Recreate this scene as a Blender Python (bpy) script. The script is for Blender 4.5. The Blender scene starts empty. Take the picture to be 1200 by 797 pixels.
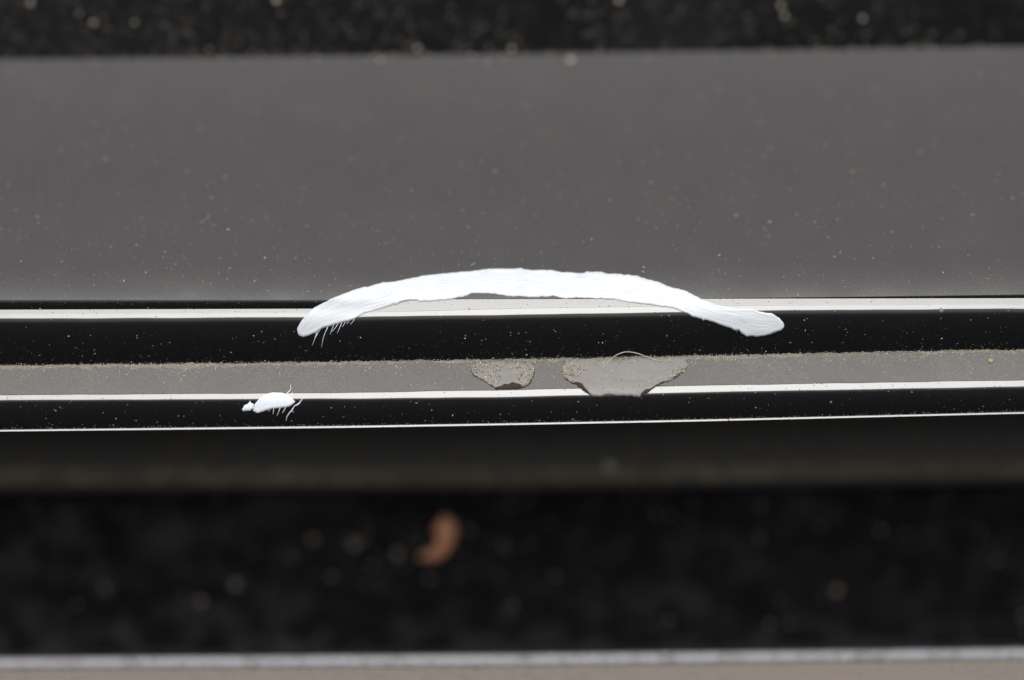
import bpy, math, random
import numpy as np

scene = bpy.context.scene
COL = scene.collection
R = math.radians
rng = random.Random(7)

# ------------------------------------------------------------------ camera
D = 0.46            # camera to the ribs, metres
S = 0.0001          # metres per photo pixel at the ribs (frame about 12 cm wide)
CX, CY = 600.0, 398.5
cam = bpy.data.cameras.new('camera')
cam.sensor_width = 36.0
cam.lens = 36.0 * D / (1200 * S)
cam.clip_start = 0.01
cam.clip_end = 2000
cam.dof.use_dof = True
cam.dof.focus_distance = D - 0.0005
cam.dof.aperture_fstop = 4.9
cam.dof.aperture_blades = 0
camo = bpy.data.objects.new('camera', cam)
COL.objects.link(camo)
camo.location = (0, -D, 0)
camo.rotation_euler = (R(90), 0, 0)
scene.camera = camo

# ------------------------------------------------------------------ sky, sun, exposure
SUN_EL = 45
w = bpy.data.worlds.new('World')
scene.world = w
w.use_nodes = True
nt = w.node_tree
bg = nt.nodes['Background']
sky = nt.nodes.new('ShaderNodeTexSky')
sky.sky_type = 'NISHITA'
sky.sun_disc = False
sky.sun_elevation = R(SUN_EL)
sky.sun_rotation = R(180)
sky.air_density = 1.0
sky.dust_density = 4.0
sky.ozone_density = 1.0
hs = nt.nodes.new('ShaderNodeHueSaturation')      # overcast: a nearly colourless sky
hs.inputs['Saturation'].default_value = 0.10
nt.links.new(sky.outputs[0], hs.inputs['Color'])
nt.links.new(hs.outputs[0], bg.inputs['Color'])
bg.inputs['Strength'].default_value = 0.15

sun = bpy.data.lights.new('sun', 'SUN')
sun.energy = 1.5
sun.angle = R(30)
sun.color = (1.0, 0.97, 0.93)
suno = bpy.data.objects.new('sun', sun)
COL.objects.link(suno)
suno.location = (0, -2, 2)
suno.rotation_euler = (R(90 - SUN_EL), 0, 0)

scene.view_settings.view_transform = 'Standard'
scene.view_settings.look = 'None'
scene.view_settings.gamma = 1.0
scene.view_settings.exposure = 0.0
scene.view_settings.use_curve_mapping = False


# ------------------------------------------------------------------ materials
def mat(name, base, rough, ior=1.5, metal=0.0, dust=None, dust_amt=0.0, scale=6000, lo=0.62, hi=0.72,
        bump=0.0, bump_scale=3000, rough_var=0.0, stretch=None, uv=False):
    m = bpy.data.materials.new(name)
    m.use_nodes = True
    n, l = m.node_tree.nodes, m.node_tree.links
    p = n['Principled BSDF']
    p.inputs['Base Color'].default_value = (*base, 1)
    p.inputs['Roughness'].default_value = rough
    p.inputs['IOR'].default_value = ior
    p.inputs['Metallic'].default_value = metal
    tc = n.new('ShaderNodeTexCoord')
    src = tc.outputs['UV' if uv else 'Object']
    if stretch:
        mp = n.new('ShaderNodeMapping')
        mp.inputs['Scale'].default_value = stretch
        l.new(src, mp.inputs['Vector'])
        src = mp.outputs['Vector']
    if dust:
        a = n.new('ShaderNodeTexNoise')           # fine specks
        a.inputs['Scale'].default_value = scale
        a.inputs['Detail'].default_value = 3
        l.new(src, a.inputs['Vector'])
        b = n.new('ShaderNodeTexNoise')           # wide drifts of it
        b.inputs['Scale'].default_value = scale / 18
        b.inputs['Detail'].default_value = 4
        l.new(src, b.inputs['Vector'])
        r1 = n.new('ShaderNodeMapRange')
        r1.inputs[1].default_value = lo
        r1.inputs[2].default_value = hi
        l.new(a.outputs[0], r1.inputs[0])
        r2 = n.new('ShaderNodeMapRange')
        r2.inputs[1].default_value = 0.35
        r2.inputs[2].default_value = 0.7
        r2.inputs[3].default_value = 0.25
        l.new(b.outputs[0], r2.inputs[0])
        mu = n.new('ShaderNodeMath'); mu.operation = 'MULTIPLY'
        l.new(r1.outputs[0], mu.inputs[0]); l.new(r2.outputs[0], mu.inputs[1])
        mu2 = n.new('ShaderNodeMath'); mu2.operation = 'MULTIPLY'
        l.new(mu.outputs[0], mu2.inputs[0]); mu2.inputs[1].default_value = dust_amt
        mx = n.new('ShaderNodeMix'); mx.data_type = 'RGBA'
        mx.inputs[6].default_value = (*base, 1)
        mx.inputs[7].default_value = (*dust, 1)
        l.new(mu2.outputs[0], mx.inputs[0])
        l.new(mx.outputs[2], p.inputs['Base Color'])
        if rough_var:
            r3 = n.new('ShaderNodeMapRange')
            r3.inputs[1].default_value = 0.3
            r3.inputs[2].default_value = 0.75
            r3.inputs[3].default_value = rough
            r3.inputs[4].default_value = rough + rough_var
            l.new(b.outputs[0], r3.inputs[0])
            l.new(r3.outputs[0], p.inputs['Roughness'])
    if bump:
        c = n.new('ShaderNodeTexNoise')
        c.inputs['Scale'].default_value = bump_scale
        c.inputs['Detail'].default_value = 4
        l.new(src, c.inputs['Vector'])
        bp = n.new('ShaderNodeBump')
        bp.inputs['Strength'].default_value = bump
        bp.inputs['Distance'].default_value = 0.0001
        l.new(c.outputs[0], bp.inputs['Height'])
        l.new(bp.outputs[0], p.inputs['Normal'])
    return m


TAN = (0.34, 0.29, 0.22)
M_PANEL = mat('dusty_black_paint', (0.0455, 0.0432, 0.0430), 0.10, 1.62, dust=(0.16, 0.145, 0.13), dust_amt=0.30,
              scale=3600, lo=0.45, hi=0.85, rough_var=0.10)
M_TOP = mat('dirty_black_paint', (0.003, 0.003, 0.0035), 0.15, 1.45, dust=(0.13, 0.12, 0.105), dust_amt=0.30, scale=700, lo=0.5, hi=0.8,
            rough_var=0.2)
M_RIB = mat('glossy_black_paint', (0.0013, 0.0015, 0.0024), 0.05, 1.64, dust=TAN, dust_amt=0.035, scale=5000, lo=0.55, hi=0.8)
M_LEDGE = mat('dusty_ledge_paint', (0.118, 0.113, 0.107), 0.14, 1.6, dust=(0.28, 0.26, 0.23), dust_amt=0.35,
              scale=3500, lo=0.45, hi=0.75, rough_var=0.1)
M_PLATE = mat('black_plate_paint', (0.032, 0.030, 0.0285), 0.35, 1.45, dust=TAN, dust_amt=0.25, scale=1200, lo=0.5, hi=0.8)
M_DUSTLIP = mat('brown_dusty_edge', (0.19, 0.155, 0.125), 0.7, 1.4, dust=(0.50, 0.42, 0.33), dust_amt=1.0, scale=420, lo=0.35, hi=0.65)
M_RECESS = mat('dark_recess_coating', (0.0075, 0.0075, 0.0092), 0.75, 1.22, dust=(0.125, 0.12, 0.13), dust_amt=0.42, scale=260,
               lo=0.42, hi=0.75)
M_STRIP = mat('dull_aluminium', (0.14, 0.14, 0.15), 0.55, 1.5, metal=0.8, dust=(0.07, 0.06, 0.055), dust_amt=0.8, scale=500,
              lo=0.48, hi=0.72, stretch=(1, 1, 0.5))
M_SILL = mat('dusty_sill', (0.20, 0.17, 0.15), 0.8, 1.4, dust=(0.12, 0.14, 0.11), dust_amt=0.7, scale=900, lo=0.45, hi=0.75)
M_WHITE = mat('white_paint', (0.635, 0.66, 0.69), 0.45, 1.45, dust=(0.30, 0.345, 0.41), dust_amt=1.0, scale=26, lo=0.45, hi=0.74,
              bump=0.12, bump_scale=30, stretch=(0.10, 1, 1), uv=True)
M_DAB = mat('thick_white_paint', (0.72, 0.765, 0.83), 0.35, 1.45, bump=0.3, bump_scale=3000)
M_WHITEF = mat('white_paint_thin', (0.78, 0.82, 0.90), 0.4, 1.45)
M_PRIMER = mat('grey_primer', (0.19, 0.183, 0.174), 0.5, 1.5, dust=(0.27, 0.25, 0.22), dust_amt=0.55, scale=1500, lo=0.4,
               hi=0.8, bump=0.35, bump_scale=1800, stretch=(0.35, 1, 1))
M_DRIFT = mat('powdery_dust', (0.22, 0.20, 0.17), 0.9, 1.3, dust=(0.10, 0.09, 0.075), dust_amt=0.9, scale=5000, lo=0.45, hi=0.65,
              bump=1.0, bump_scale=4500)
M_RIM_SHADE = mat('dark_rim_gap_shade', (0.035, 0.022, 0.016), 0.8, 1.4, bump=0.6)  # dark brown of the broken rims, and shade painted into the chips' gaps
M_GRAIN = mat('pale_dust', (0.33, 0.295, 0.24), 0.8, 1.4)
M_GRAINW = mat('whitish_dust', (0.62, 0.60, 0.56), 0.7, 1.4)
M_SAND = mat('sandy_grit', (0.34, 0.27, 0.185), 0.8, 1.4)
M_DARKG = mat('dark_grit', (0.060, 0.054, 0.046), 0.8, 1.4)
M_ORANGE = mat('orange_brown_leaf', (0.92, 0.40, 0.22), 0.7, 1.4, dust=(0.98, 0.58, 0.36), dust_amt=1.0, scale=420, lo=0.4, hi=0.62)
M_FIBRE = mat('pale_fibre', (0.45, 0.41, 0.35), 0.5, 1.45)
M_GROUND = mat('asphalt', (0.038, 0.038, 0.039), 0.9, 1.4, dust=(0.06, 0.058, 0.055), dust_amt=0.8, scale=60, lo=0.4, hi=0.7)


# ------------------------------------------------------------------ helpers
def mesh_obj(name, verts, faces, m, parent=None, smooth=True, mats=None, midx=None):
    me = bpy.data.meshes.new(name)
    me.from_pydata([tuple(v) for v in verts], [], faces)
    if mats:
        for q in mats:
            me.materials.append(q)
        me.polygons.foreach_set('material_index', midx)
    else:
        me.materials.append(m)
    if smooth:
        me.polygons.foreach_set('use_smooth', [True] * len(me.polygons))
    me.validate()
    me.update()
    o = bpy.data.objects.new(name, me)
    COL.objects.link(o)
    if parent:
        o.parent = parent
    return o


def tag(o, label=None, cat=None, group=None, kind=None):
    if label: o['label'] = label
    if cat: o['category'] = cat
    if group: o['group'] = group
    if kind: o['kind'] = kind
    return o


def world(px, py, Y):
    k = 1 + Y / D
    return ((px - CX) * S * k, Y, (CY - py) * S * k)


def recentre(o):
    """move the object's origin into its own geometry"""
    me = o.data
    co = np.empty(len(me.vertices) * 3, np.float32)
    me.vertices.foreach_get('co', co)
    co = co.reshape(-1, 3)
    c = (co.min(0) + co.max(0)) / 2
    me.vertices.foreach_set('co', (co - c).ravel())
    o.location = o.location + __import__('mathutils').Vector([float(q) for q in c])
    return o


# ------------------------------------------------------------------ the swept body: feature lines along the car
XS = np.array(sorted(set(list(range(-1800, -60, 120)) + list(range(-60, 1262, 10)) + list(range(1262, 3000, 120)))), float)
_fine = np.arange(-2000, 3201, 10.0)


def line(*knots, smooth=15):
    kx = [k[0] for k in knots]; ky = [k[1] for k in knots]
    sl = (ky[-1] - ky[0]) / (kx[-1] - kx[0])
    kx = [-2400] + kx + [3600]
    ky = [ky[0] + sl * (-2400 - knots[0][0])] + ky + [ky[-1] + sl * (3600 - knots[-1][0])]
    f = np.interp(_fine, kx, ky)
    if smooth:
        ker = np.hanning(smooth + 2)[1:-1]; ker /= ker.sum()
        f = np.convolve(np.pad(f, smooth // 2, mode='edge'), ker, mode='valid')[:len(_fine)]
    return f


def L(arr, x):
    return np.interp(x, _fine, arr)


T0 = line((0, -330), (1200, -330))
E1 = line((0, 70), (600, 64), (1200, 55))
C1 = line((0, 351.5), (450, 351.5), (500, 350.3), (860, 349.3), (1000, 347.8), (1200, 345), smooth=3)
H1A = line((0, 362.8), (420, 361.5), (490, 350.6), (800, 350), (1200, 349.3), smooth=3)
H1M = line((0, 368), (400, 366.5), (600, 360.8), (800, 358), (1200, 356.5))
H1N = H1M + np.interp(_fine, [400, 500, 780, 1100], [0.12, 1.0, 0.8, 0.2])
H1B = line((0, 373.6), (400, 371.8), (600, 369), (800, 366), (900, 364), (1200, 362))
G1 = line((0, 429), (400, 425), (600, 422), (800, 418.5), (1200, 410.5))
H2A = line((0, 462.8), (400, 460.3), (600, 457), (800, 451.8), (1200, 445.5))
H2B = line((0, 469), (400, 467.3), (600, 465.3), (800, 460), (1200, 453))
L3A = line((0, 503.4), (400, 499), (600, 495.8), (800, 492), (1200, 482.6))
L3B = line((0, 506), (400, 501.8), (600, 498.4), (800, 494.6), (1200, 485.0))
P0 = line((0, 490), (1200, 470))
P1 = line((0, 548), (600, 547), (1200, 540))
P2 = line((0, 568), (600, 566), (1200, 558))
R0 = line((0, 545), (1200, 540))
R1 = line((0, 690), (1200, 680))
S1 = line((0, 768), (600, 764), (1200, 757))
S2 = line((0, 785), (600, 781), (1200, 773))
S3 = S2 + 2.5
B9 = line((0, 960), (1200, 950))

DEL = 0.35


def facet(a, b, e0, e1=None, n=1):
    """a run of the profile between two feature lines; tilt e (degrees up) from e0 to e1"""
    return (a, b, e0, e0 if e1 is None else e1, n)


def column(segs, x, Y0, anchor, up=False):
    """integrate one profile at column x -> list of (py, Y); starts at the first line with depth Y0"""
    pts = []
    py = None
    for si, (a, b, e0, e1, n) in enumerate(segs):
        ya, yb = float(L(a, x)), float(L(b, x))
        h = yb - ya
        d = min(DEL, 0.2 * abs(h))
        if a is C1 or b is C1: d = 0.01
        ts = [d / h, 2 * d / h] + [q / n for q in range(1, n)] + [1 - 2 * d / h, 1 - d / h]
        for t in ts:
            pts.append((ya + h * t, e0 + (e1 - e0) * t))
    out = []
    Y = Y0
    zprev = None
    for i, (py, e) in enumerate(pts):
        k = (CY - py) * S
        if i == 0:
            zprev = k * (1 + Y / D)
            out.append((py, Y, e))
            continue
        t = math.tan(R(0.5 * (e + pts[i - 1][1])))
        Y2 = (Y - (zprev - k) * t) / (1 - k * t / D)
        zprev = k * (1 + Y2 / D)
        Y = Y2
        out.append((py, Y, e))
    return out


class Surf:
    """a swept sheet of the body, kept so that things can be laid on it"""
    def __init__(self, segs, Y0, anchor_line=None):
        self.cols = []
        for x in XS:
            c = column(segs, x, Y0, None)
            if anchor_line is not None:
                ay = float(L(anchor_line, x))
                cy = [p[0] for p in c]; cY = [p[1] for p in c]
                for _ in range(3):
                    off = float(np.interp(ay, [p[0] for p in c], [p[1] for p in c]))
                    if abs(off) < 1e-6:
                        break
                    c = column(segs, x, c[0][1] - off, None)
            self.cols.append(c)
        self.py = np.array([[p[0] for p in c] for c in self.cols])
        self.Y = np.array([[p[1] for p in c] for c in self.cols])
        self.e = np.array([[p[2] for p in c] for c in self.cols])

    def at(self, x, y):
        i = int(np.searchsorted(XS, x))
        i = min(max(i, 1), len(XS) - 1)
        f = (x - XS[i - 1]) / (XS[i] - XS[i - 1])
        a = np.interp(y, self.py[i - 1], self.Y[i - 1]); b = np.interp(y, self.py[i], self.Y[i])
        ea = np.interp(y, self.py[i - 1], self.e[i - 1]); eb = np.interp(y, self.py[i], self.e[i])
        return a + (b - a) * f, ea + (eb - ea) * f

    def build(self, name, r0, r1, m, parent, back, drop=0.0002):
        """rows r0..r1 (profile indices) as a closed swept solid reaching back to depth `back`"""
        V, F = [], []
        nr = r1 - r0 + 1
        per = nr + 2
        for i, x in enumerate(XS):
            for j in range(r0, r1 + 1):
                V.append(world(x, self.py[i][j], self.Y[i][j]))
            bx, by, bz = world(x, self.py[i][r1], self.Y[i][r1])
            V.append((bx, back, bz + 0.0002))
            tx, ty, tz = world(x, self.py[i][r0], self.Y[i][r0])
            V.append((tx, back, tz - drop))
        for i in range(len(XS) - 1):
            for j in range(per):
                j2 = (j + 1) % per
                F.append((i * per + j, i * per + j2, (i + 1) * per + j2, (i + 1) * per + j))
        F.append(tuple(range(per - 1, -1, -1)))
        e = (len(XS) - 1) * per
        F.append(tuple(e + j for j in range(per)))
        o = mesh_obj(name, V, F, m, parent)
        # only the visible sweep is smooth; hidden returns and end caps stay flat
        sm = []
        for i in range(len(XS) - 1):
            for j in range(per):
                sm.append(j < nr - 1)
        sm += [False, False]
        o.data.polygons.foreach_set('use_smooth', sm)
        # sharp edge between shown face and its hidden return
        o.data.update()
        try:
            o.data.set_sharp_from_angle(angle=R(70))
        except Exception:
            pass
        return o


HI = SUN_EL / 2 + 0.5
front_segs = [
    facet(T0, E1, -11, -9, 3),
    facet(E1, C1, 35, 37, 1),
]
# sloping panel: gently S-curved
_wr = np.random.default_rng(5)


def wobble(a):
    q = np.convolve(_wr.normal(0, 1, len(_fine) + 4), [0.2, 0.3, 0.3, 0.2, 0], mode='same')[:len(_fine)]
    return q * a


H1B = H1B + wobble(0.28); H2A = H2A + wobble(0.3); H2B = H2B + wobble(0.22)
H1C = H1B + 9
H2C = H2B + 8
EA = E1 + (C1 - E1) * 0.45
EB = E1 + (C1 - E1) * 0.86
front_segs = [
    facet(T0, E1, -8, -7, 3),
    facet(E1, EA, 35, 42, 5),
    facet(EA, EB, 42, 40, 5),
    facet(EB, C1, 40, 31.2, 6),
    facet(C1, H1A, 3, -12, 5),
    facet(H1A, H1M, HI + 3.5, HI + 3.5, 1),
    facet(H1M, H1N, 14, 14, 1),
    facet(H1N, H1B, HI - 1, HI - 3, 1),
    facet(H1B, H1C, 2.5, -3, 4),
    facet(H1C, G1, -3.5, -19, 8),
    facet(G1, H2A, 42, 37, 3),
    facet(H2A, H2B, HI, HI, 1),
    facet(H2B, H2C, 2.0, -3, 4),
    facet(H2C, L3A, -3.5, -16, 7),
    facet(L3A, L3B, HI, HI, 1),
]
front = Surf(front_segs, 0.02, H1B)
P3 = P2 + 9
plate = Surf([facet(P0, P1, -2, 6, 4), facet(P1, P2, 20, 42, 4), facet(P2, P3, -10, -45, 3)], 0.037)
recess = Surf([facet(R0, R1, -4, -2, 4), facet(R1, S1, 25, 50, 10)], 0.041)
# the strip's depth follows from where the recess floor ends
lip_Y = float(np.mean(recess.Y[:, -1]))
SM = S1 + (S2 - S1) * 0.5
sill = Surf([facet(S1, S2, 46, 8, 8), facet(S2, S3, -20, -20, 1), facet(S3, B9, 62, 66, 3)], 0.013)

# row indices of each facet inside the front surface
cnt = [len([0, 0] + list(range(1, s[4])) + [0, 0]) for s in front_segs]
st = np.concatenate([[0], np.cumsum(cnt)])


def rows(i0, i1):
    return int(st[i0]), int(st[i1 + 1] - 1)


body = bpy.data.objects.new('car_body', None)
COL.objects.link(body)
body.location = (0, 0.0, 0.0)
tag(body, 'glossy black car side with a dusty sloping panel, two long ribs and a recess', 'car body')

r = rows(0, 0); front.build('upper_panel', r[0], r[1] + 1, M_TOP, body, 0.09)
r = rows(1, 3); front.build('sloping_panel', r[0], r[1], M_PANEL, body, 0.085)
r = rows(4, 9); front.build('upper_rib', r[0], r[1] + 1, M_RIB, body, 0.02)
r = rows(10, 10); front.build('ledge', r[0], r[1], M_LEDGE, body, 0.018)
r = rows(11, 14); front.build('lower_rib', r[0] - 1, r[1], M_RIB, body, 0.016)
n1 = 7
n1b = n1 + 8
plate.build('lower_plate', 0, n1, M_PLATE, body, 0.075)
plate.build('dusty_edge', n1, n1b - 1, M_DUSTLIP, body, 0.07)
plate.build('lower_plate_lip', n1b - 1, plate.py.shape[1] - 1, M_PLATE, body, 0.068)
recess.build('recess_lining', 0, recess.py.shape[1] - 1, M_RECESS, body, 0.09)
n2 = 11
sill.build('metal_strip', 0, n2, M_STRIP, body, 0.06, 0.009)
sill.build('sill_ledge', n2, sill.py.shape[1] - 1, M_SILL, body, 0.055)


def surf_for(y, x):
    if y < L(L3B, x): return front
    if y < L(P2, x) - 1: return plate
    if y < L(S1, x): return recess
    return sill


# ------------------------------------------------------------------ ground
V = [(-400, -400, -0.38), (400, -400, -0.38), (400, 400, -0.38), (-400, 400, -0.38)]
g = mesh_obj('ground', V, [(0, 1, 2, 3)], M_GROUND, smooth=False)
tag(g, 'dark asphalt ground under the car', None, kind='structure')


# ------------------------------------------------------------------ films of white paint lying on the surface
_GW = np.exp(-np.linspace(-1.6, 1.6, 9) ** 2); _GW /= _GW.sum()


def smooth_depth(x, y, rad):
    ys = np.linspace(y - rad, y + rad, 9)
    return float(np.dot([front.at(x, q)[0] for q in ys], _GW))


def film(name, top, bot, thick, m, parent=None, rad=9, streak=0.0, rag=0.0, step=1.0, rows_n=22, seed=1, depth=None,
         edge=2.5, slant=0.0):
    """closed film between an upper and a lower outline (photo-plane millimetre/10 units), lying on the body"""
    rg = np.random.default_rng(seed)
    tx, ty = zip(*top); bx, by = zip(*bot)
    x0, x1 = max(tx[0], bx[0]), min(tx[-1], bx[-1])
    xs = np.arange(x0, x1 + 1e-6, step)
    t = np.interp(xs, tx, ty); b = np.interp(xs, bx, by)
    if rag:
        def nz(k):
            q = rg.normal(0, 1, len(xs)); ker = np.ones(k) / k
            return np.convolve(q, ker, mode='same') * math.sqrt(k)
        t = t + rag * (0.35 * nz(4) + 0.7 * nz(13)) * np.clip((b - t) / 10, 0, 1)
        b = b + rag * (0.4 * nz(4) + 0.8 * nz(11)) * np.clip((b - t) / 10, 0, 1)
    c = (t + b) / 2
    t = np.minimum(t, c - 0.25); b = np.maximum(b, c + 0.25)
    v = 0.5 - 0.5 * np.cos(np.linspace(0, math.pi, rows_n))
    v = 0.5 * v + 0.5 * np.linspace(0, 1, rows_n)
    # ridges left by the bristles: fixed across the stroke, drifting slowly along it
    nb = 48
    ridge = rg.normal(0, 1, (nb, 40))
    Vf, Vb = [], []
    for i, x in enumerate(xs):
        for j, q in enumerate(v):
            y = t[i] + (b[i] - t[i]) * q
            Y, e = front.at(x, y) if depth is None else depth(x, y)
            if rad and depth is None:
                Ys = smooth_depth(x, y, rad)
                dd = (b[i] - t[i]) * min(q, 1 - q)
                kk = min(1.0, max(0.0, dd - 0.4) / 5)
                Y += (Ys - Y) * kk * kk * (3 - 2 * kk)
            dpx = min((b[i] - t[i]) * min(q, 1 - q), (x - x0), (x1 - x))
            k = math.sqrt(min(1.0, max(0.0, dpx) / edge))
            h = thick * k
            if streak:
                u = i / max(1, len(xs) - 1) * 38
                vv = min(max(q + slant * (i / len(xs) - 0.5), 0), 0.999) * (nb - 1)
                a, bq = int(vv), vv - int(vv)
                ua, ub = int(u), u - int(u)
                r0 = ridge[a][ua] * (1 - bq) + ridge[min(a + 1, nb - 1)][ua] * bq
                r1_ = ridge[a][ua + 1] * (1 - bq) + ridge[min(a + 1, nb - 1)][ua + 1] * bq
                h += streak * (r0 * (1 - ub) + r1_ * ub) * k
            Vf.append(world(x, y, Y - h + (1 - k) * 0.00002))
            Vb.append(world(x, y, Y + 0.00012))
    n = len(xs); F = []
    N = n * rows_n
    for i in range(n - 1):
        for j in range(rows_n - 1):
            a = i * rows_n + j
            F.append((a, a + 1, a + rows_n + 1, a + rows_n))
            F.append((N + a, N + a + rows_n, N + a + rows_n + 1, N + a + 1))
    for i in range(n - 1):
        for j in (0, rows_n - 1):
            a = i * rows_n + j
            q = (a, a + rows_n, N + a + rows_n, N + a)
            F.append(q if j == 0 else q[::-1])
    for j in range(rows_n - 1):
        for i in (0, n - 1):
            a = i * rows_n + j
            q = (a, N + a, N + a + 1, a + 1)
            F.append(q if i == 0 else q[::-1])
    o = mesh_obj(name, Vf + Vb, F, m, parent)
    uvl = o.data.uv_layers.new(name='stroke')           # u runs along the stroke, v across it
    lv = np.empty(len(o.data.loops), np.int32)
    o.data.loops.foreach_get('vertex_index', lv)
    lv = lv % N
    uu = (lv // rows_n) * step / 60.0
    vv = v[lv % rows_n] + slant * (lv // rows_n) / n
    uvl.data.foreach_set('uv', np.stack([uu, vv * 1.6], 1).astype(np.float32).ravel())
    return o


def thread(name, pts, rad, m, parent=None, lift=0.6, sub=5, taper=True, flat=0.6):
    """thin tapering strand lying on the body; pts in plane units, rad a list or number"""
    n = len(pts)
    if not hasattr(rad, '__len__'):
        rad = [rad] * n
    P, Rr = [], []
    pa = np.array(pts, float)
    for i in range(n - 1):
        p0 = pa[max(i - 1, 0)]; p1 = pa[i]; p2 = pa[i + 1]; p3 = pa[min(i + 2, n - 1)]
        for k in range(sub):
            t = k / sub
            P.append(0.5 * ((2 * p1) + (-p0 + p2) * t + (2 * p0 - 5 * p1 + 4 * p2 - p3) * t * t + (-p0 + 3 * p1 - 3 * p2 + p3) * t ** 3))
            Rr.append(rad[i] + (rad[i + 1] - rad[i]) * t)
    P.append(pa[-1]); Rr.append(rad[-1])
    V, F = [], []
    ns = 6
    for i, p in enumerate(P):
        d = P[min(i + 1, len(P) - 1)] - P[max(i - 1, 0)]
        d = d / (np.linalg.norm(d) + 1e-9)
        nx, ny = -d[1], d[0]
        Y, e = front.at(p[0], p[1])
        for k in range(ns):
            a = 2 * math.pi * k / ns
            o = math.cos(a) * Rr[i]
            V.append(world(p[0] + nx * o, p[1] + ny * o, Y - lift * S * 0.5 - math.sin(a) * Rr[i] * flat * S))
    for i in range(len(P) - 1):
        for k in range(ns):
            k2 = (k + 1) % ns
            F.append((i * ns + k, i * ns + k2, (i + 1) * ns + k2, (i + 1) * ns + k))
    F.append(tuple(range(ns - 1, -1, -1)))
    F.append(tuple((len(P) - 1) * ns + k for k in range(ns)))
    return mesh_obj(name, V, F, m, parent)


top = [(348, 385), (351.7, 378), (358, 370), (365, 362.5), (380, 354), (400, 345), (423, 337.5), (447, 331.7), (468, 328.7),
       (490, 324), (513, 321), (530, 319.7), (570, 315.5), (600, 314.4), (610, 314.0), (613, 315), (623, 316), (645, 316.7),
       (660, 319.7), (680, 320), (684, 319.8), (688, 318), (705, 318.7), (710, 320.3), (730, 321.7), (745, 323), (763, 328),
       (785, 335.8), (802, 341), (820, 349), (833, 354), (843, 357.5), (863, 360.3), (877, 362), (882, 361.3), (890, 364.7),
       (905, 367), (913, 371.7), (918, 377.5), (919.7, 382.4)]
bot = [(348, 387), (350, 394), (355, 395.3), (363, 393.7), (370, 390), (380, 384), (392, 380.3), (407, 377), (417, 373.3),
       (427, 367.5), (447, 362), (457, 358.3), (472, 354.7), (488, 351.3), (491, 353.3), (502, 353.7), (522, 352), (530, 350.3),
       (540, 348.7), (552, 345), (570, 343.7), (580, 344.7), (587, 346.4), (595, 348), (610, 347.5), (623, 348.7), (647, 348),
       (663, 349.7), (688, 350.3), (705, 350.3), (730, 353), (747, 355.8), (772, 359), (793, 362), (802, 365.8), (813, 371.7),
       (822, 374), (824, 375.8), (826, 374.2), (847, 381.3), (863, 387.5), (867, 388.0), (868.5, 391), (875, 394.7),
       (888, 394.7), (903, 391.7), (915, 387.5), (919.7, 382.6)]
stroke = film('paint_stroke', top, bot, 0.00015, M_WHITE, streak=0.000010, rag=0.5, rows_n=36, seed=4, slant=0.5, edge=2.2, rad=11)
tag(stroke, 'long arched stroke of white paint brushed across the upper black rib', 'paint stroke')


def c5(*p):
    return [(330 + a / 6, 300 + b / 6) for a, b in p]


for pts, rd in [
    ([(285, 500), (262, 530), (235, 580), (215, 630)], [0.9, 0.6, 0.35, 0.15]),
    ([(335, 480), (315, 520), (292, 580), (280, 645)], [0.9, 0.6, 0.4, 0.15]),
    ([(372, 475), (358, 505), (340, 552)], [0.8, 0.5, 0.2]),
    ([(400, 470), (378, 505), (350, 535)], [0.8, 0.5, 0.2]),
    ([(425, 465), (410, 500), (390, 545)], [0.8, 0.45, 0.2]),
    ([(455, 452), (442, 475), (428, 500)], [0.7, 0.5, 0.2]),
    ([(480, 445), (468, 465), (455, 482)], [0.6, 0.4, 0.15]),
    ([(520, 430), (505, 455), (482, 485)], [0.7, 0.45, 0.15]),
    ([(250, 530), (240, 560), (232, 580)], [0.8, 0.5, 0.2]),
]:
    thread('bristle_streak', c5(*pts), [q * 0.6 for q in rd], M_WHITEF, stroke, lift=0.2, flat=0.3)


def c4(*p):
    return [(260 + a / 8.571, 430 + b / 8.571) for a, b in p]


dab = film('paint_dab', c4((312, 438), (330, 370), (380, 310), (440, 270), (520, 255), (600, 257), (660, 275), (700, 300), (737, 350)),
           c4((312, 442), (350, 468), (400, 450), (500, 425), (560, 415), (640, 410), (700, 385), (737, 355)),
           0.00013, M_DAB, streak=0.00001, rag=0.2, step=0.6, rows_n=18, seed=9, rad=7, edge=2.2)
tag(dab, 'small rounded dab of white paint with wispy hairs on the lower black rib', 'paint dab')
film('paint_blob', c4((203, 428), (225, 385), (260, 372), (282, 345), (295, 362), (322, 372)),
     c4((203, 436), (215, 445), (280, 442), (305, 425), (322, 415)), 0.00014, M_WHITEF, dab, rag=0.1, step=0.5, rows_n=10, seed=3,
     rad=5, edge=2.2)
for pts, rd in [
    ([(250, 440), (268, 390), (285, 340)], [0.9, 1.0, 0.5]),
    ([(645, 275), (680, 240), (692, 215), (690, 178)], [1.0, 0.8, 0.5, 0.3]),
    ([(690, 290), (705, 270), (712, 255)], [0.9, 0.7, 0.3]),
    ([(818, 305), (795, 340), (765, 375), (728, 395), (705, 432), (672, 470), (652, 505), (645, 545)],
     [0.4, 0.8, 1.35, 0.7, 1.2, 0.8, 0.5, 0.2]),
    ([(522, 420), (518, 445), (515, 478)], [0.8, 0.5, 0.2]),
    ([(585, 415), (570, 450), (552, 492)], [0.8, 0.5, 0.2]),
    ([(640, 405), (622, 440), (605, 465)], [0.8, 0.5, 0.2]),
    ([(480, 425), (475, 438), (468, 450)], [0.6, 0.4, 0.2]),
]:
    thread('paint_wisp', c4(*pts), [q * 0.55 for q in rd], M_WHITEF, dab, lift=0.2, flat=0.35)


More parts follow.
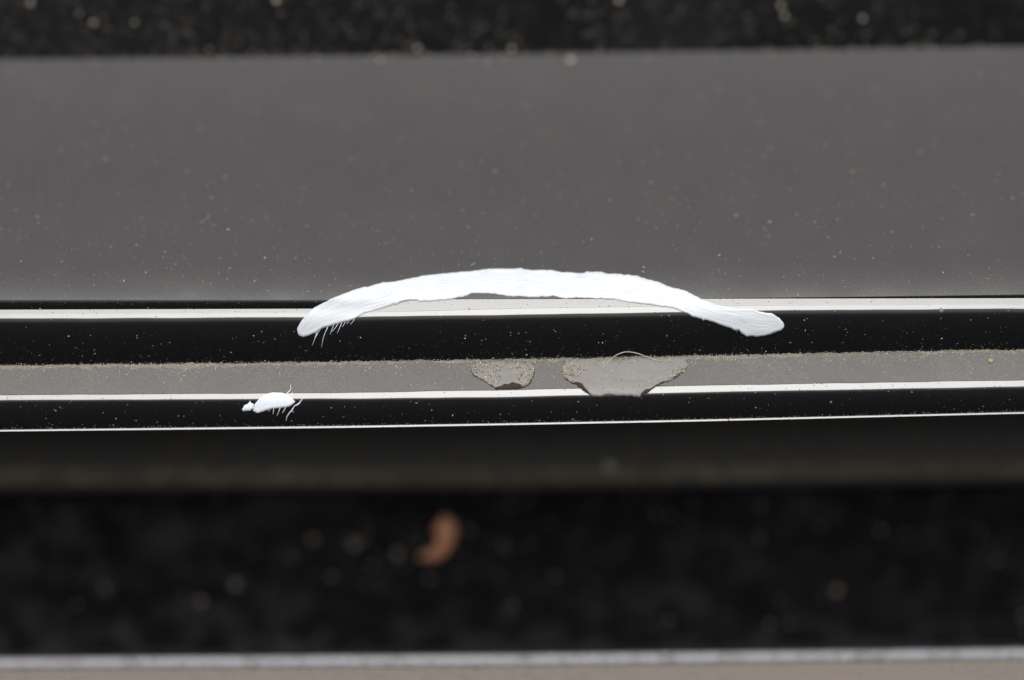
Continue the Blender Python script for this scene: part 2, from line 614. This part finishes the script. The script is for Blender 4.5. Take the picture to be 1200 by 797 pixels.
# ------------------------------------------------------------------ grains: tiny uneven octahedra
def grain_geo(rg, V, F, px, py, Y, e, r, squash=0.6):
    """append one irregular grain of radius r (plane units) sitting on the surface"""
    c = world(px, py, Y)
    n = (0, -math.cos(R(e)), math.sin(R(e)))
    u = (1, 0, 0)
    t = (0, math.sin(R(e)), math.cos(R(e)))
    a0 = rg.uniform(0, 6.28)
    rr = r * S * (1 + Y / D)
    b = len(V)
    asp = rg.uniform(0.55, 1.9)
    for k in range(5):
        a = a0 + k * 1.2566 + rg.uniform(-0.3, 0.3)
        q = rr * rg.uniform(0.7, 1.15)
        cu, ct = math.cos(a) * q * asp, math.sin(a) * q / asp
        V.append(tuple(c[i] + u[i] * cu + t[i] * ct for i in range(3)))
    h = rr * squash * rg.uniform(0.7, 1.3)
    V.append(tuple(c[i] + n[i] * h for i in range(3)))
    V.append(tuple(c[i] - n[i] * h * 0.5 for i in range(3)))
    for k in range(5):
        k2 = (k + 1) % 5
        F.append((b + k, b + k2, b + 5))
        F.append((b + k2, b + k, b + 6))


def scatter(name, label, spots, mats, parent=None, cat=None, lift=None):
    V, F, MI = [], [], []
    rg = random.Random(len(spots))
    for (x, y, rad, mi) in spots:
        sf = surf_for(y, x)
        Y, e = sf.at(x, y)
        if lift: Y -= lift(x, y)
        f0 = len(F)
        grain_geo(rg, V, F, x, y, Y, e, rad)
        MI += [mi] * (len(F) - f0)
    o = mesh_obj(name, V, F, None, parent, smooth=False, mats=mats, midx=MI)
    o['kind'] = 'stuff'
    if label:
        tag(o, label, cat)
    return o


GM = [M_GRAIN, M_GRAINW, M_SAND, M_DARKG]


def pick():
    q = rng.random()
    return 0 if q < 0.55 else 1 if q < 0.75 else 2 if q < 0.97 else 3


def rx():
    return rng.uniform(-120, 1320)


# clusters of dust density along the car
def clump(x, seed, scale=90):
    return 0.5 + 0.5 * math.sin(x / scale + seed) * math.sin(x / (scale * 0.37) + 2 * seed)


spots = []
for _ in range(3200):                                   # sloping panel, fine specks
    x = rx(); y = rng.uniform(70, 346)
    rad = 0.25 + 0.6 * rng.random() ** 3
    spots.append((x, y, rad, rng.choice([0, 0, 1, 2])))
for _ in range(90):
    x = rx(); y = rng.uniform(75, 344)
    spots.append((x, y, rng.uniform(0.7, 1.15), rng.choice([1, 1, 0])))
panel_dust = scatter('panel_dust', 'fine pale dust specks on the grey sloping panel', spots, GM, None, 'dust')

spots = []
for _ in range(2600):                                   # the dirty panel along the top
    x = rx(); y = rng.uniform(-40, 66)
    if rng.random() > 0.12 + 0.6 * clump(x, 1.3, 70) * (1.1 - max(0, x - 250) / 1300):
        continue
    big = rng.random() ** 3
    spots.append((x, y, 0.65 + 3.2 * big, 3 if rng.random() < 0.70 + 0.3 * big + (0.15 if x > 300 else -0.12) else rng.choice([0, 0, 2, 3])))
for _ in range(110):
    x = rx(); y = L(E1, x) + rng.gauss(0, 4)
    spots.append((x, y, rng.uniform(0.8, 1.8), pick()))
scatter('grime', 'pale grains of grime scattered over the black panel along the top', spots, GM, None, 'grime')

spots = []
for _ in range(9500):                                   # the drift of dust where the upper rib meets the ledge
    x = rx(); yb = L(G1, x)
    dens = 0.45 + 0.55 * clump(x, 0.4, 60)
    if 300 < x < 880: dens = min(1, dens + 0.25)
    if rng.random() > dens: continue
    y = yb + (rng.expovariate(1 / 5.5) if rng.random() < 0.7 else rng.uniform(0, 4)) - 1.4 - 2.0 * rng.random() ** 3
    if y > L(H2A, x): continue
    spots.append((x, y, 0.22 + 0.5 * rng.random() ** 3, rng.choice([0, 0, 1, 2, 2, 1, 3])))
for _ in range(1500):                                   # thinner over the ledge itself
    x = rx(); y = rng.uniform(L(G1, x), L(H2A, x))
    if rng.random() < 0.5: y = L(G1, x) + (y - L(G1, x)) * 0.5
    spots.append((x, y, 0.18 + 0.65 * rng.random() ** 5, pick()))
scatter('ledge_dust', 'drift of sandy dust along the ledge between the two ribs', spots, GM, None, 'dust',
        lift=lambda x, y: 0.00004 * max(0.0, 1 - abs(y - L(G1, x) - 2.0) / 5.0))

spots = []
for _ in range(2600):                                   # specks on the two black ribs
    x = rx()
    if rng.random() < 0.62:
        a, b = L(C1, x) + 1, L(G1, x)
        q = rng.random(); q = q if rng.random() < 0.6 else 1 - (1 - q) ** 2.2 * 0.5
        y = a + (b - a) * q
    else:
        y = rng.uniform(L(H2A, x), L(L3B, x))
    spots.append((x, y, 0.17 + 0.7 * rng.random() ** 5, 3 if rng.random() < 0.4 else pick()))
for _ in range(1500):                                   # brown haze of dust low on the upper rib
    x = rx(); spots.append((x, L(G1, x) - rng.expovariate(1 / 5.0), 0.18 + 0.3 * rng.random() ** 3, rng.choice([3, 3, 3, 2])))
for _ in range(420):                                    # dark specks interrupting the bright edges
    x = rx()
    y = rng.choice([rng.uniform(L(H1A, x), L(H1B, x)), rng.uniform(L(H2A, x), L(H2B, x)), rng.uniform(L(L3A, x) - 1, L(L3B, x))])
    spots.append((x, y, 0.25 + 0.6 * rng.random() ** 2, 3 if rng.random() < 0.75 else 0))
for _ in range(500):                                    # dust caught in the crease above the upper rib
    x = rx(); spots.append((x, L(C1, x) + rng.uniform(0, 6) - 1, 0.2 + 0.3 * rng.random(), rng.choice([0, 3, 3])))
for _ in range(420):                                    # grime line just above the lower edge
    x = rx(); spots.append((x, L(L3A, x) - abs(rng.gauss(0, 1.2)), 0.3 + 0.3 * rng.random(), 2))
scatter('rib_dust', 'tiny dust specks clinging to the glossy black ribs', spots, GM, None, 'dust')

spots = []
for _ in range(260):                                    # recess, far out of focus
    x = rx(); y = rng.uniform(575, 750)
    spots.append((x, y, 1.2 + 2.2 * rng.random() ** 2, rng.choice([0, 2, 3, 3])))
for _ in range(60):
    x = rng.gauss(480, 70); y = rng.gauss(640, 25)
    spots.append((x, y, 1.2 + 2.5 * rng.random() ** 2, rng.choice([0, 2, 3])))
for _ in range(500):
    x = rx(); y = rng.uniform(L(P1, x) - 6, L(P2, x) - 2)
    spots.append((x, y, rng.uniform(0.6, 1.8), rng.choice([2, 3, 0])))
scatter('recess_dust', 'blurred dust lying deep in the black recess', spots, GM, None, 'dust')

spots = []
for _ in range(500):
    x = rx(); y = L(S1, x) + rng.uniform(0, 50)
    spots.append((x, y, 0.5 + 1.6 * rng.random() ** 3, rng.choice([0, 2, 3, 3])))
scatter('sill_dust', 'brownish dust on the metal strip and beige sill along the bottom', spots, GM, None, 'dust')

# powder lying in the corner between the upper rib and the ledge
def drift():
    rg = np.random.default_rng(21)
    xs = np.arange(-130, 1331, 1.5)
    def nz(k):
        q = rg.normal(0, 1, len(xs) + k); ker = np.hanning(k + 2)[1:-1]; ker /= math.sqrt((ker ** 2).sum())
        return np.convolve(q, ker, mode='same')[:len(xs)]
    up = 1.2 + 0.45 * nz(3) + 0.5 * nz(25)
    lo = 3.0 + 1.1 * nz(3) + 0.8 * nz(15) + 1.2 * nz(90)
    up = np.clip(up, 0.3, 3.5); lo = np.clip(lo, 0.8, 9)
    V, F = [], []
    nr = 7
    for i, x in enumerate(xs):
        g0 = float(L(G1, x))
        for j in range(nr):
            q = j / (nr - 1)
            y = g0 - up[i] + (up[i] + lo[i]) * q
            Y, e = front.at(x, y)
            h = 0.00004 * math.sin(math.pi * q) * (1 + 0.5 * math.sin(i * 1.7 + j))
            V.append(world(x, y, Y - h - 0.000004 + (0.00003 if j in (0, nr - 1) else 0)))
        yb = g0 + 0.5
        V.append(world(x, yb, front.at(x, yb)[0] + 0.0002))
    per = nr + 1
    for i in range(len(xs) - 1):
        for j in range(per):
            j2 = (j + 1) % per
            F.append((i * per + j, i * per + j2, (i + 1) * per + j2, (i + 1) * per + j))
    o = mesh_obj('dust_drift', V, F, M_DRIFT)
    tag(o, 'powdery beige dust caked in the corner under the upper rib', 'dust', kind='stuff')


drift()

# ------------------------------------------------------------------ bigger single grains
def single_grain(x, y, rad, m, label, sq=0.7):
    rg = random.Random(int(x * 7 + y))
    sf = surf_for(y, x)
    Y, e = sf.at(x, y)
    V, F = [], []
    # a lumpy pebble: two rings and two poles
    c = world(x, y, Y)
    k = 1 + Y / D
    n = (0, -math.cos(R(e)), math.sin(R(e))); t = (0, math.sin(R(e)), math.cos(R(e)))
    rr = rad * S * k
    a0 = rg.uniform(0, 6.28)
    for h, q in ((-0.3, 0.8), (0.15, 1.0), (0.6, 0.62)):
        for i in range(7):
            a = a0 + i * 2 * math.pi / 7
            s_ = rr * q * rg.uniform(0.82, 1.15)
            V.append(tuple(c[d] + (1 if d == 0 else 0) * math.cos(a) * s_ + t[d] * math.sin(a) * s_ + n[d] * h * rr * sq for d in range(3)))
    V.append(tuple(c[d] + n[d] * rr * sq * 0.9 for d in range(3)))
    for ring in range(2):
        for i in range(7):
            i2 = (i + 1) % 7
            F.append((ring * 7 + i, ring * 7 + i2, ring * 7 + 7 + i2, ring * 7 + 7 + i))
    for i in range(7):
        F.append((14 + i, 14 + (i + 1) % 7, 21))
    F.append(tuple(range(6, -1, -1)))
    o = recentre(mesh_obj('grit_grain', V, F, m, None))
    tag(o, label, 'grit', 'single grains of grit on the car body')
    return o


for a in [
    (669, 71, 5.0, M_GRAIN, 'pale grain of grit on the top edge of the grey panel, right of centre'),
    (446, 70, 3.0, M_GRAIN, 'whitish grain of grit on the top edge of the grey panel, left of centre'),
    (489, 57, 3.4, M_GRAIN, 'tan grain in the black just above the top edge of the grey panel'),
    (600, 57, 3.4, M_GRAIN, 'dull tan grain in the black above the middle of the grey panel'),
    (919, 19, 3.4, M_GRAIN, 'lower of two round pale grains in the black at the top right'),
    (915, 7, 3.2, M_GRAIN, 'upper of two round pale grains in the black at the top right'),
    (1011, 22, 3.2, M_GRAIN, 'tan grain alone in the black near the top right corner'),
    (36, 4, 3.4, M_GRAIN, 'pale grain near the top left corner'),
    (110, 27, 3.0, M_GRAIN, 'slanted pale grain in the black at the upper left'),
    (324, 1, 4.0, M_GRAIN, 'pale grain cut by the top of the frame, left of centre'),
    (725, 1, 4.0, M_GRAIN, 'pale grain cut by the top of the frame, right of centre'),
    (1161, 423, 4.0, M_SAND, 'tan lump of grit on the ledge at the far right'),
    (1103, 364, 3.2, M_PRIMER, 'grey speck on the bright edge of the upper rib at the right'),
    (276, 685, 5.0, M_GRAIN, 'upper of two round blurred grains in the recess at the lower left'),
    (235, 705, 4.6, M_GRAIN, 'lower of two round blurred grains in the recess at the lower left'),
    (981, 692, 5.0, M_SAND, 'round yellowish blurred grain alone in the recess at the lower right'),
    (715, 546, 7.0, M_GRAINW, 'round brownish blurred grain on the dusty edge above the recess'),
    (466, 649, 5.0, M_GRAIN, 'grey blurred grain touching the left side of the orange flake'),
    (416, 638, 5.5, M_GRAIN, 'pale blurred grain well left of the orange flake'),
    (366, 632, 4.5, M_SAND, 'brownish blurred grain leftmost of the row beside the orange flake'),
    (447, 680, 5.0, M_DARKG, 'dim blurred grain below and left of the orange flake'),
    (584, 674, 5.0, M_DARKG, 'dim blurred grain below and right of the orange flake'),
]:
    single_grain(*a)


# ------------------------------------------------------------------ the orange flake in the recess
def flake():
    V, F = [], []
    c0 = (505, 628)
    ns = 14; nw = 5
    pts = []
    for i in range(ns):
        t = i / (ns - 1)
        a = R(-55 + 165 * t)                        # crescent open to the upper left
        rr_ = 1 + 0.12 * math.sin(5 * t + 1)
        x = 499 + 23 * rr_ * math.cos(a); y = 632 + 22 * rr_ * math.sin(a)
        pts.append((x, y, (3.0 + 11.5 * math.sin(math.pi * (0.25 + 0.7 * t)) * (1.15 - 0.75 * t)) * (1 + 0.22 * math.sin(9.3 * t + 0.6)), a))
    for side in (0, 1):
        for i, (x, y, wd, a) in enumerate(pts):
            for j in range(nw):
                q = (j / (nw - 1) - 0.5) * wd * 1.6
                X = x + math.cos(a) * q; Yp = y + math.sin(a) * q
                Ys, e = recess.at(X, min(Yp, 668))
                curl = 22 * (1 - (2 * j / (nw - 1) - 1) ** 2) * 0.4 + 6 * math.sin(i * 0.9)
                V.append(world(X, Yp, Ys - (4 + curl + (0 if side else 3)) * S))
    n = ns * nw
    for i in range(ns - 1):
        for j in range(nw - 1):
            a = i * nw + j
            F.append((a, a + 1, a + nw + 1, a + nw)); F.append((n + a, n + a + nw, n + a + nw + 1, n + a + 1))
    for i in range(ns - 1):
        for j in (0, nw - 1):
            a = i * nw + j
            q = (a, a + nw, n + a + nw, n + a)
            F.append(q if j == 0 else q[::-1])
    for j in range(nw - 1):
        for i in (0, ns - 1):
            a = i * nw + j
            q = (a, n + a, n + a + 1, a + 1)
            F.append(q if i == 0 else q[::-1])
    o = recentre(mesh_obj('leaf_flake', V, F, M_ORANGE))
    tag(o, 'small curved orange-brown flake, out of focus in the black recess', 'flake')


flake()

# ------------------------------------------------------------------ the hair-like fibre
f1 = thread('fibre', [(707, 432), (712, 425), (721, 417), (733, 412.5), (746, 414), (757, 418), (766, 421.5), (777, 424)],
            [0.35, 0.5, 0.55, 0.55, 0.55, 0.55, 0.5, 0.3], M_FIBRE, None, lift=4)
tag(f1, 'thin pale fibre arching over the black rib above the larger chip', 'fibre')


lint = thread('lint', [(233, 260), (238, 259), (243, 256), (245, 252), (243, 249.5)], [0.15, 0.28, 0.3, 0.25, 0.15], M_GRAIN, None, lift=0.5)
tag(lint, 'tiny hooked piece of pale lint on the left of the grey panel', 'lint')


# ------------------------------------------------------------------ chips in the paint of the lower rib
def c8(*p):
    return [(530 + a / 4, 390 + b / 4) for a, b in p]


def ledge_depth(off):
    """depth of the ledge plane carried on below its lower edge (the broken rib's primer)"""
    def f(x, y):
        ya = float(L(H2A, x)) - 2
        if y <= ya:
            Y, e = front.at(x, y)
            return Y - off, e
        Y, e = front.at(x, ya)
        Y2, _ = front.at(x, ya - 6)
        return Y + (Y - Y2) / 6 * ((y - ya) * 0.95 - 0.03 * (y - ya) ** 2) - off, e
    return f


chip2 = film('paint_chip', c8((515, 170), (530, 138), (560, 130), (700, 127), (900, 120), (1060, 114), (1090, 120), (1106, 150)),
             c8((515, 190), (522, 205), (545, 225), (580, 240), (610, 265), (640, 285), (655, 298), (700, 299), (720, 291), (760, 297),
                (830, 301), (880, 299), (900, 285), (930, 265), (970, 240), (1010, 225), (1060, 200), (1106, 164)),
             0.00006, M_PRIMER, body, rad=0, rag=0.7, streak=0.000016, step=1.0, rows_n=16, seed=5, depth=ledge_depth(0.00003), edge=1.2)
chip2['label'] = 'larger wedge-shaped paint chip baring grey primer across the lower rib'
chip1 = film('paint_chip', c8((88, 168), (110, 142), (200, 138), (260, 137), (360, 136), (386, 160)),
             c8((88, 176), (100, 200), (135, 218), (175, 240), (205, 262), (260, 263), (330, 258), (360, 240), (380, 205), (386, 175)),
             0.00006, M_PRIMER, body, rad=0, rag=0.7, streak=0.000016, step=1.0, rows_n=14, seed=6, depth=ledge_depth(0.00003), edge=1.2)
chip1['label'] = 'smaller bowl-shaped paint chip filled with sandy grit'

def rim(parent, pts, seed):
    """broken edge of the black paint standing along the chip's outline"""
    rg = random.Random(seed)
    P = []
    for (x0, y0), (x1, y1) in zip(pts[:-1], pts[1:]):
        n = max(1, int(math.hypot(x1 - x0, y1 - y0) / 1.6))
        for k in range(n):
            P.append((x0 + (x1 - x0) * k / n + rg.gauss(0, 0.35), y0 + (y1 - y0) * k / n + rg.gauss(0, 0.35)))
    P.append(pts[-1])
    rad = [max(0.12, rg.gauss(0.42, 0.28)) for _ in P]
    thread('paint_rim', P, rad, M_RIM_SHADE, parent, lift=1.6, sub=2, flat=0.9)


rim(chip2, c8((522, 203), (545, 226), (580, 241), (610, 266), (640, 286), (655, 299)), 1)
rim(chip2, c8((880, 300), (900, 286), (930, 266), (970, 241), (1010, 226), (1060, 201), (1106, 160)), 2)
rim(chip1, c8((88, 172), (100, 200), (135, 219), (175, 241), (205, 263), (260, 264), (330, 259), (360, 241), (380, 206), (386, 170)), 3)

dk = ledge_depth(0.00014)  # dark films colouring in the shade of the chips' hollow and cracks
film('gap_shade', c8((182, 240), (200, 256), (228, 249), (245, 240), (262, 241), (285, 231), (300, 236), (315, 238), (333, 252)),
     c8((182, 243), (205, 263), (260, 263), (300, 257), (333, 256)), 0.00003, M_RIM_SHADE, chip1, rad=0, step=0.4, rows_n=8, depth=dk, rag=0.5, edge=1)  # shadow at the bottom of the bowl, laid on as dark colour
film('gap_shade', c8((570, 232), (585, 230), (606, 236), (622, 256), (645, 282)),
     c8((570, 236), (590, 246), (605, 260), (625, 276), (645, 288)), 0.00003, M_RIM_SHADE, chip2, rad=0, step=0.4, rows_n=6, depth=dk, rag=0.5, edge=1)
film('gap_shade', c8((884, 284), (905, 265), (930, 262), (958, 240)),
     c8((884, 294), (900, 290), (920, 276), (958, 243)), 0.00003, M_RIM_SHADE, chip2, rad=0, step=0.4, rows_n=6, depth=dk, rag=0.5, edge=1)
film('gap_shade', c8((655, 297), (690, 296), (720, 291), (740, 297), (770, 299)),
     c8((655, 301), (700, 302), (740, 300), (770, 300)), 0.00002, M_RIM_SHADE, chip2, rad=0, step=0.4, rows_n=6, depth=dk, rag=0.5, edge=1)


def grit(parent, polys, n, seed):
    rg = random.Random(seed)
    V, F, MI = [], [], []
    dd = ledge_depth(0.0001)
    for poly, cnt_ in polys:
        k = 0
        while k < cnt_:
            xs_ = [p[0] for p in poly]; ys_ = [p[1] for p in poly]
            x = rg.uniform(min(xs_), max(xs_)); y = rg.uniform(min(ys_), max(ys_))
            ins = False
            for i in range(len(poly)):
                (xa, ya), (xb, yb) = poly[i], poly[i - 1]
                if (ya > y) != (yb > y) and x < (xb - xa) * (y - ya) / (yb - ya) + xa:
                    ins = not ins
            k += 1
            if not ins: continue
            Y, e = dd(x, y)
            f0 = len(F)
            grain_geo(rg, V, F, x, y, Y, e, 0.3 + 0.75 * rg.random() ** 2.5, 0.8)
            mi = rg.choice([2, 2, 2, 2, 0, 0, 1, 3, 3])
            MI += [mi] * (len(F) - f0)
    o = mesh_obj('sandy_grit', V, F, None, parent, smooth=False, mats=GM, midx=MI)
    o['kind'] = 'stuff'


grit(chip1, [(c8((90, 150), (100, 200), (140, 218), (180, 242), (205, 250), (235, 205), (230, 165)), 640),
             (c8((300, 180), (335, 165), (385, 165), (380, 205), (360, 238), (330, 250), (310, 232)), 460),
             (c8((100, 135), (380, 130), (370, 172), (110, 172)), 420)], 0, 11)
grit(chip2, [(c8((540, 160), (1060, 150), (1000, 222), (890, 285), (650, 290), (580, 232)), 170),
             (c8((500, 175), (520, 150), (600, 225), (580, 245)), 150),
             (c8((985, 235), (1080, 165), (1115, 160), (1020, 228)), 150),
             (c8((515, 150), (520, 205), (545, 215), (600, 200), (640, 160)), 520),
             (c8((1000, 222), (1030, 175), (1106, 150), (1095, 175), (1060, 205), (1010, 226)), 520),
             (c8((520, 205), (545, 228), (556, 215), (535, 200)), 60),
             (c8((990, 225), (1010, 208), (1030, 215), (1010, 232)), 60),
             (c8((520, 125), (1100, 108), (1100, 140), (520, 160)), 420)], 0, 12)

scene.render.film_transparent = False
print('front Y range', front.Y[:, 0].mean(), front.Y[:, -1].mean(), 'lip', lip_Y, 'plate', plate.Y[:, -1].mean())
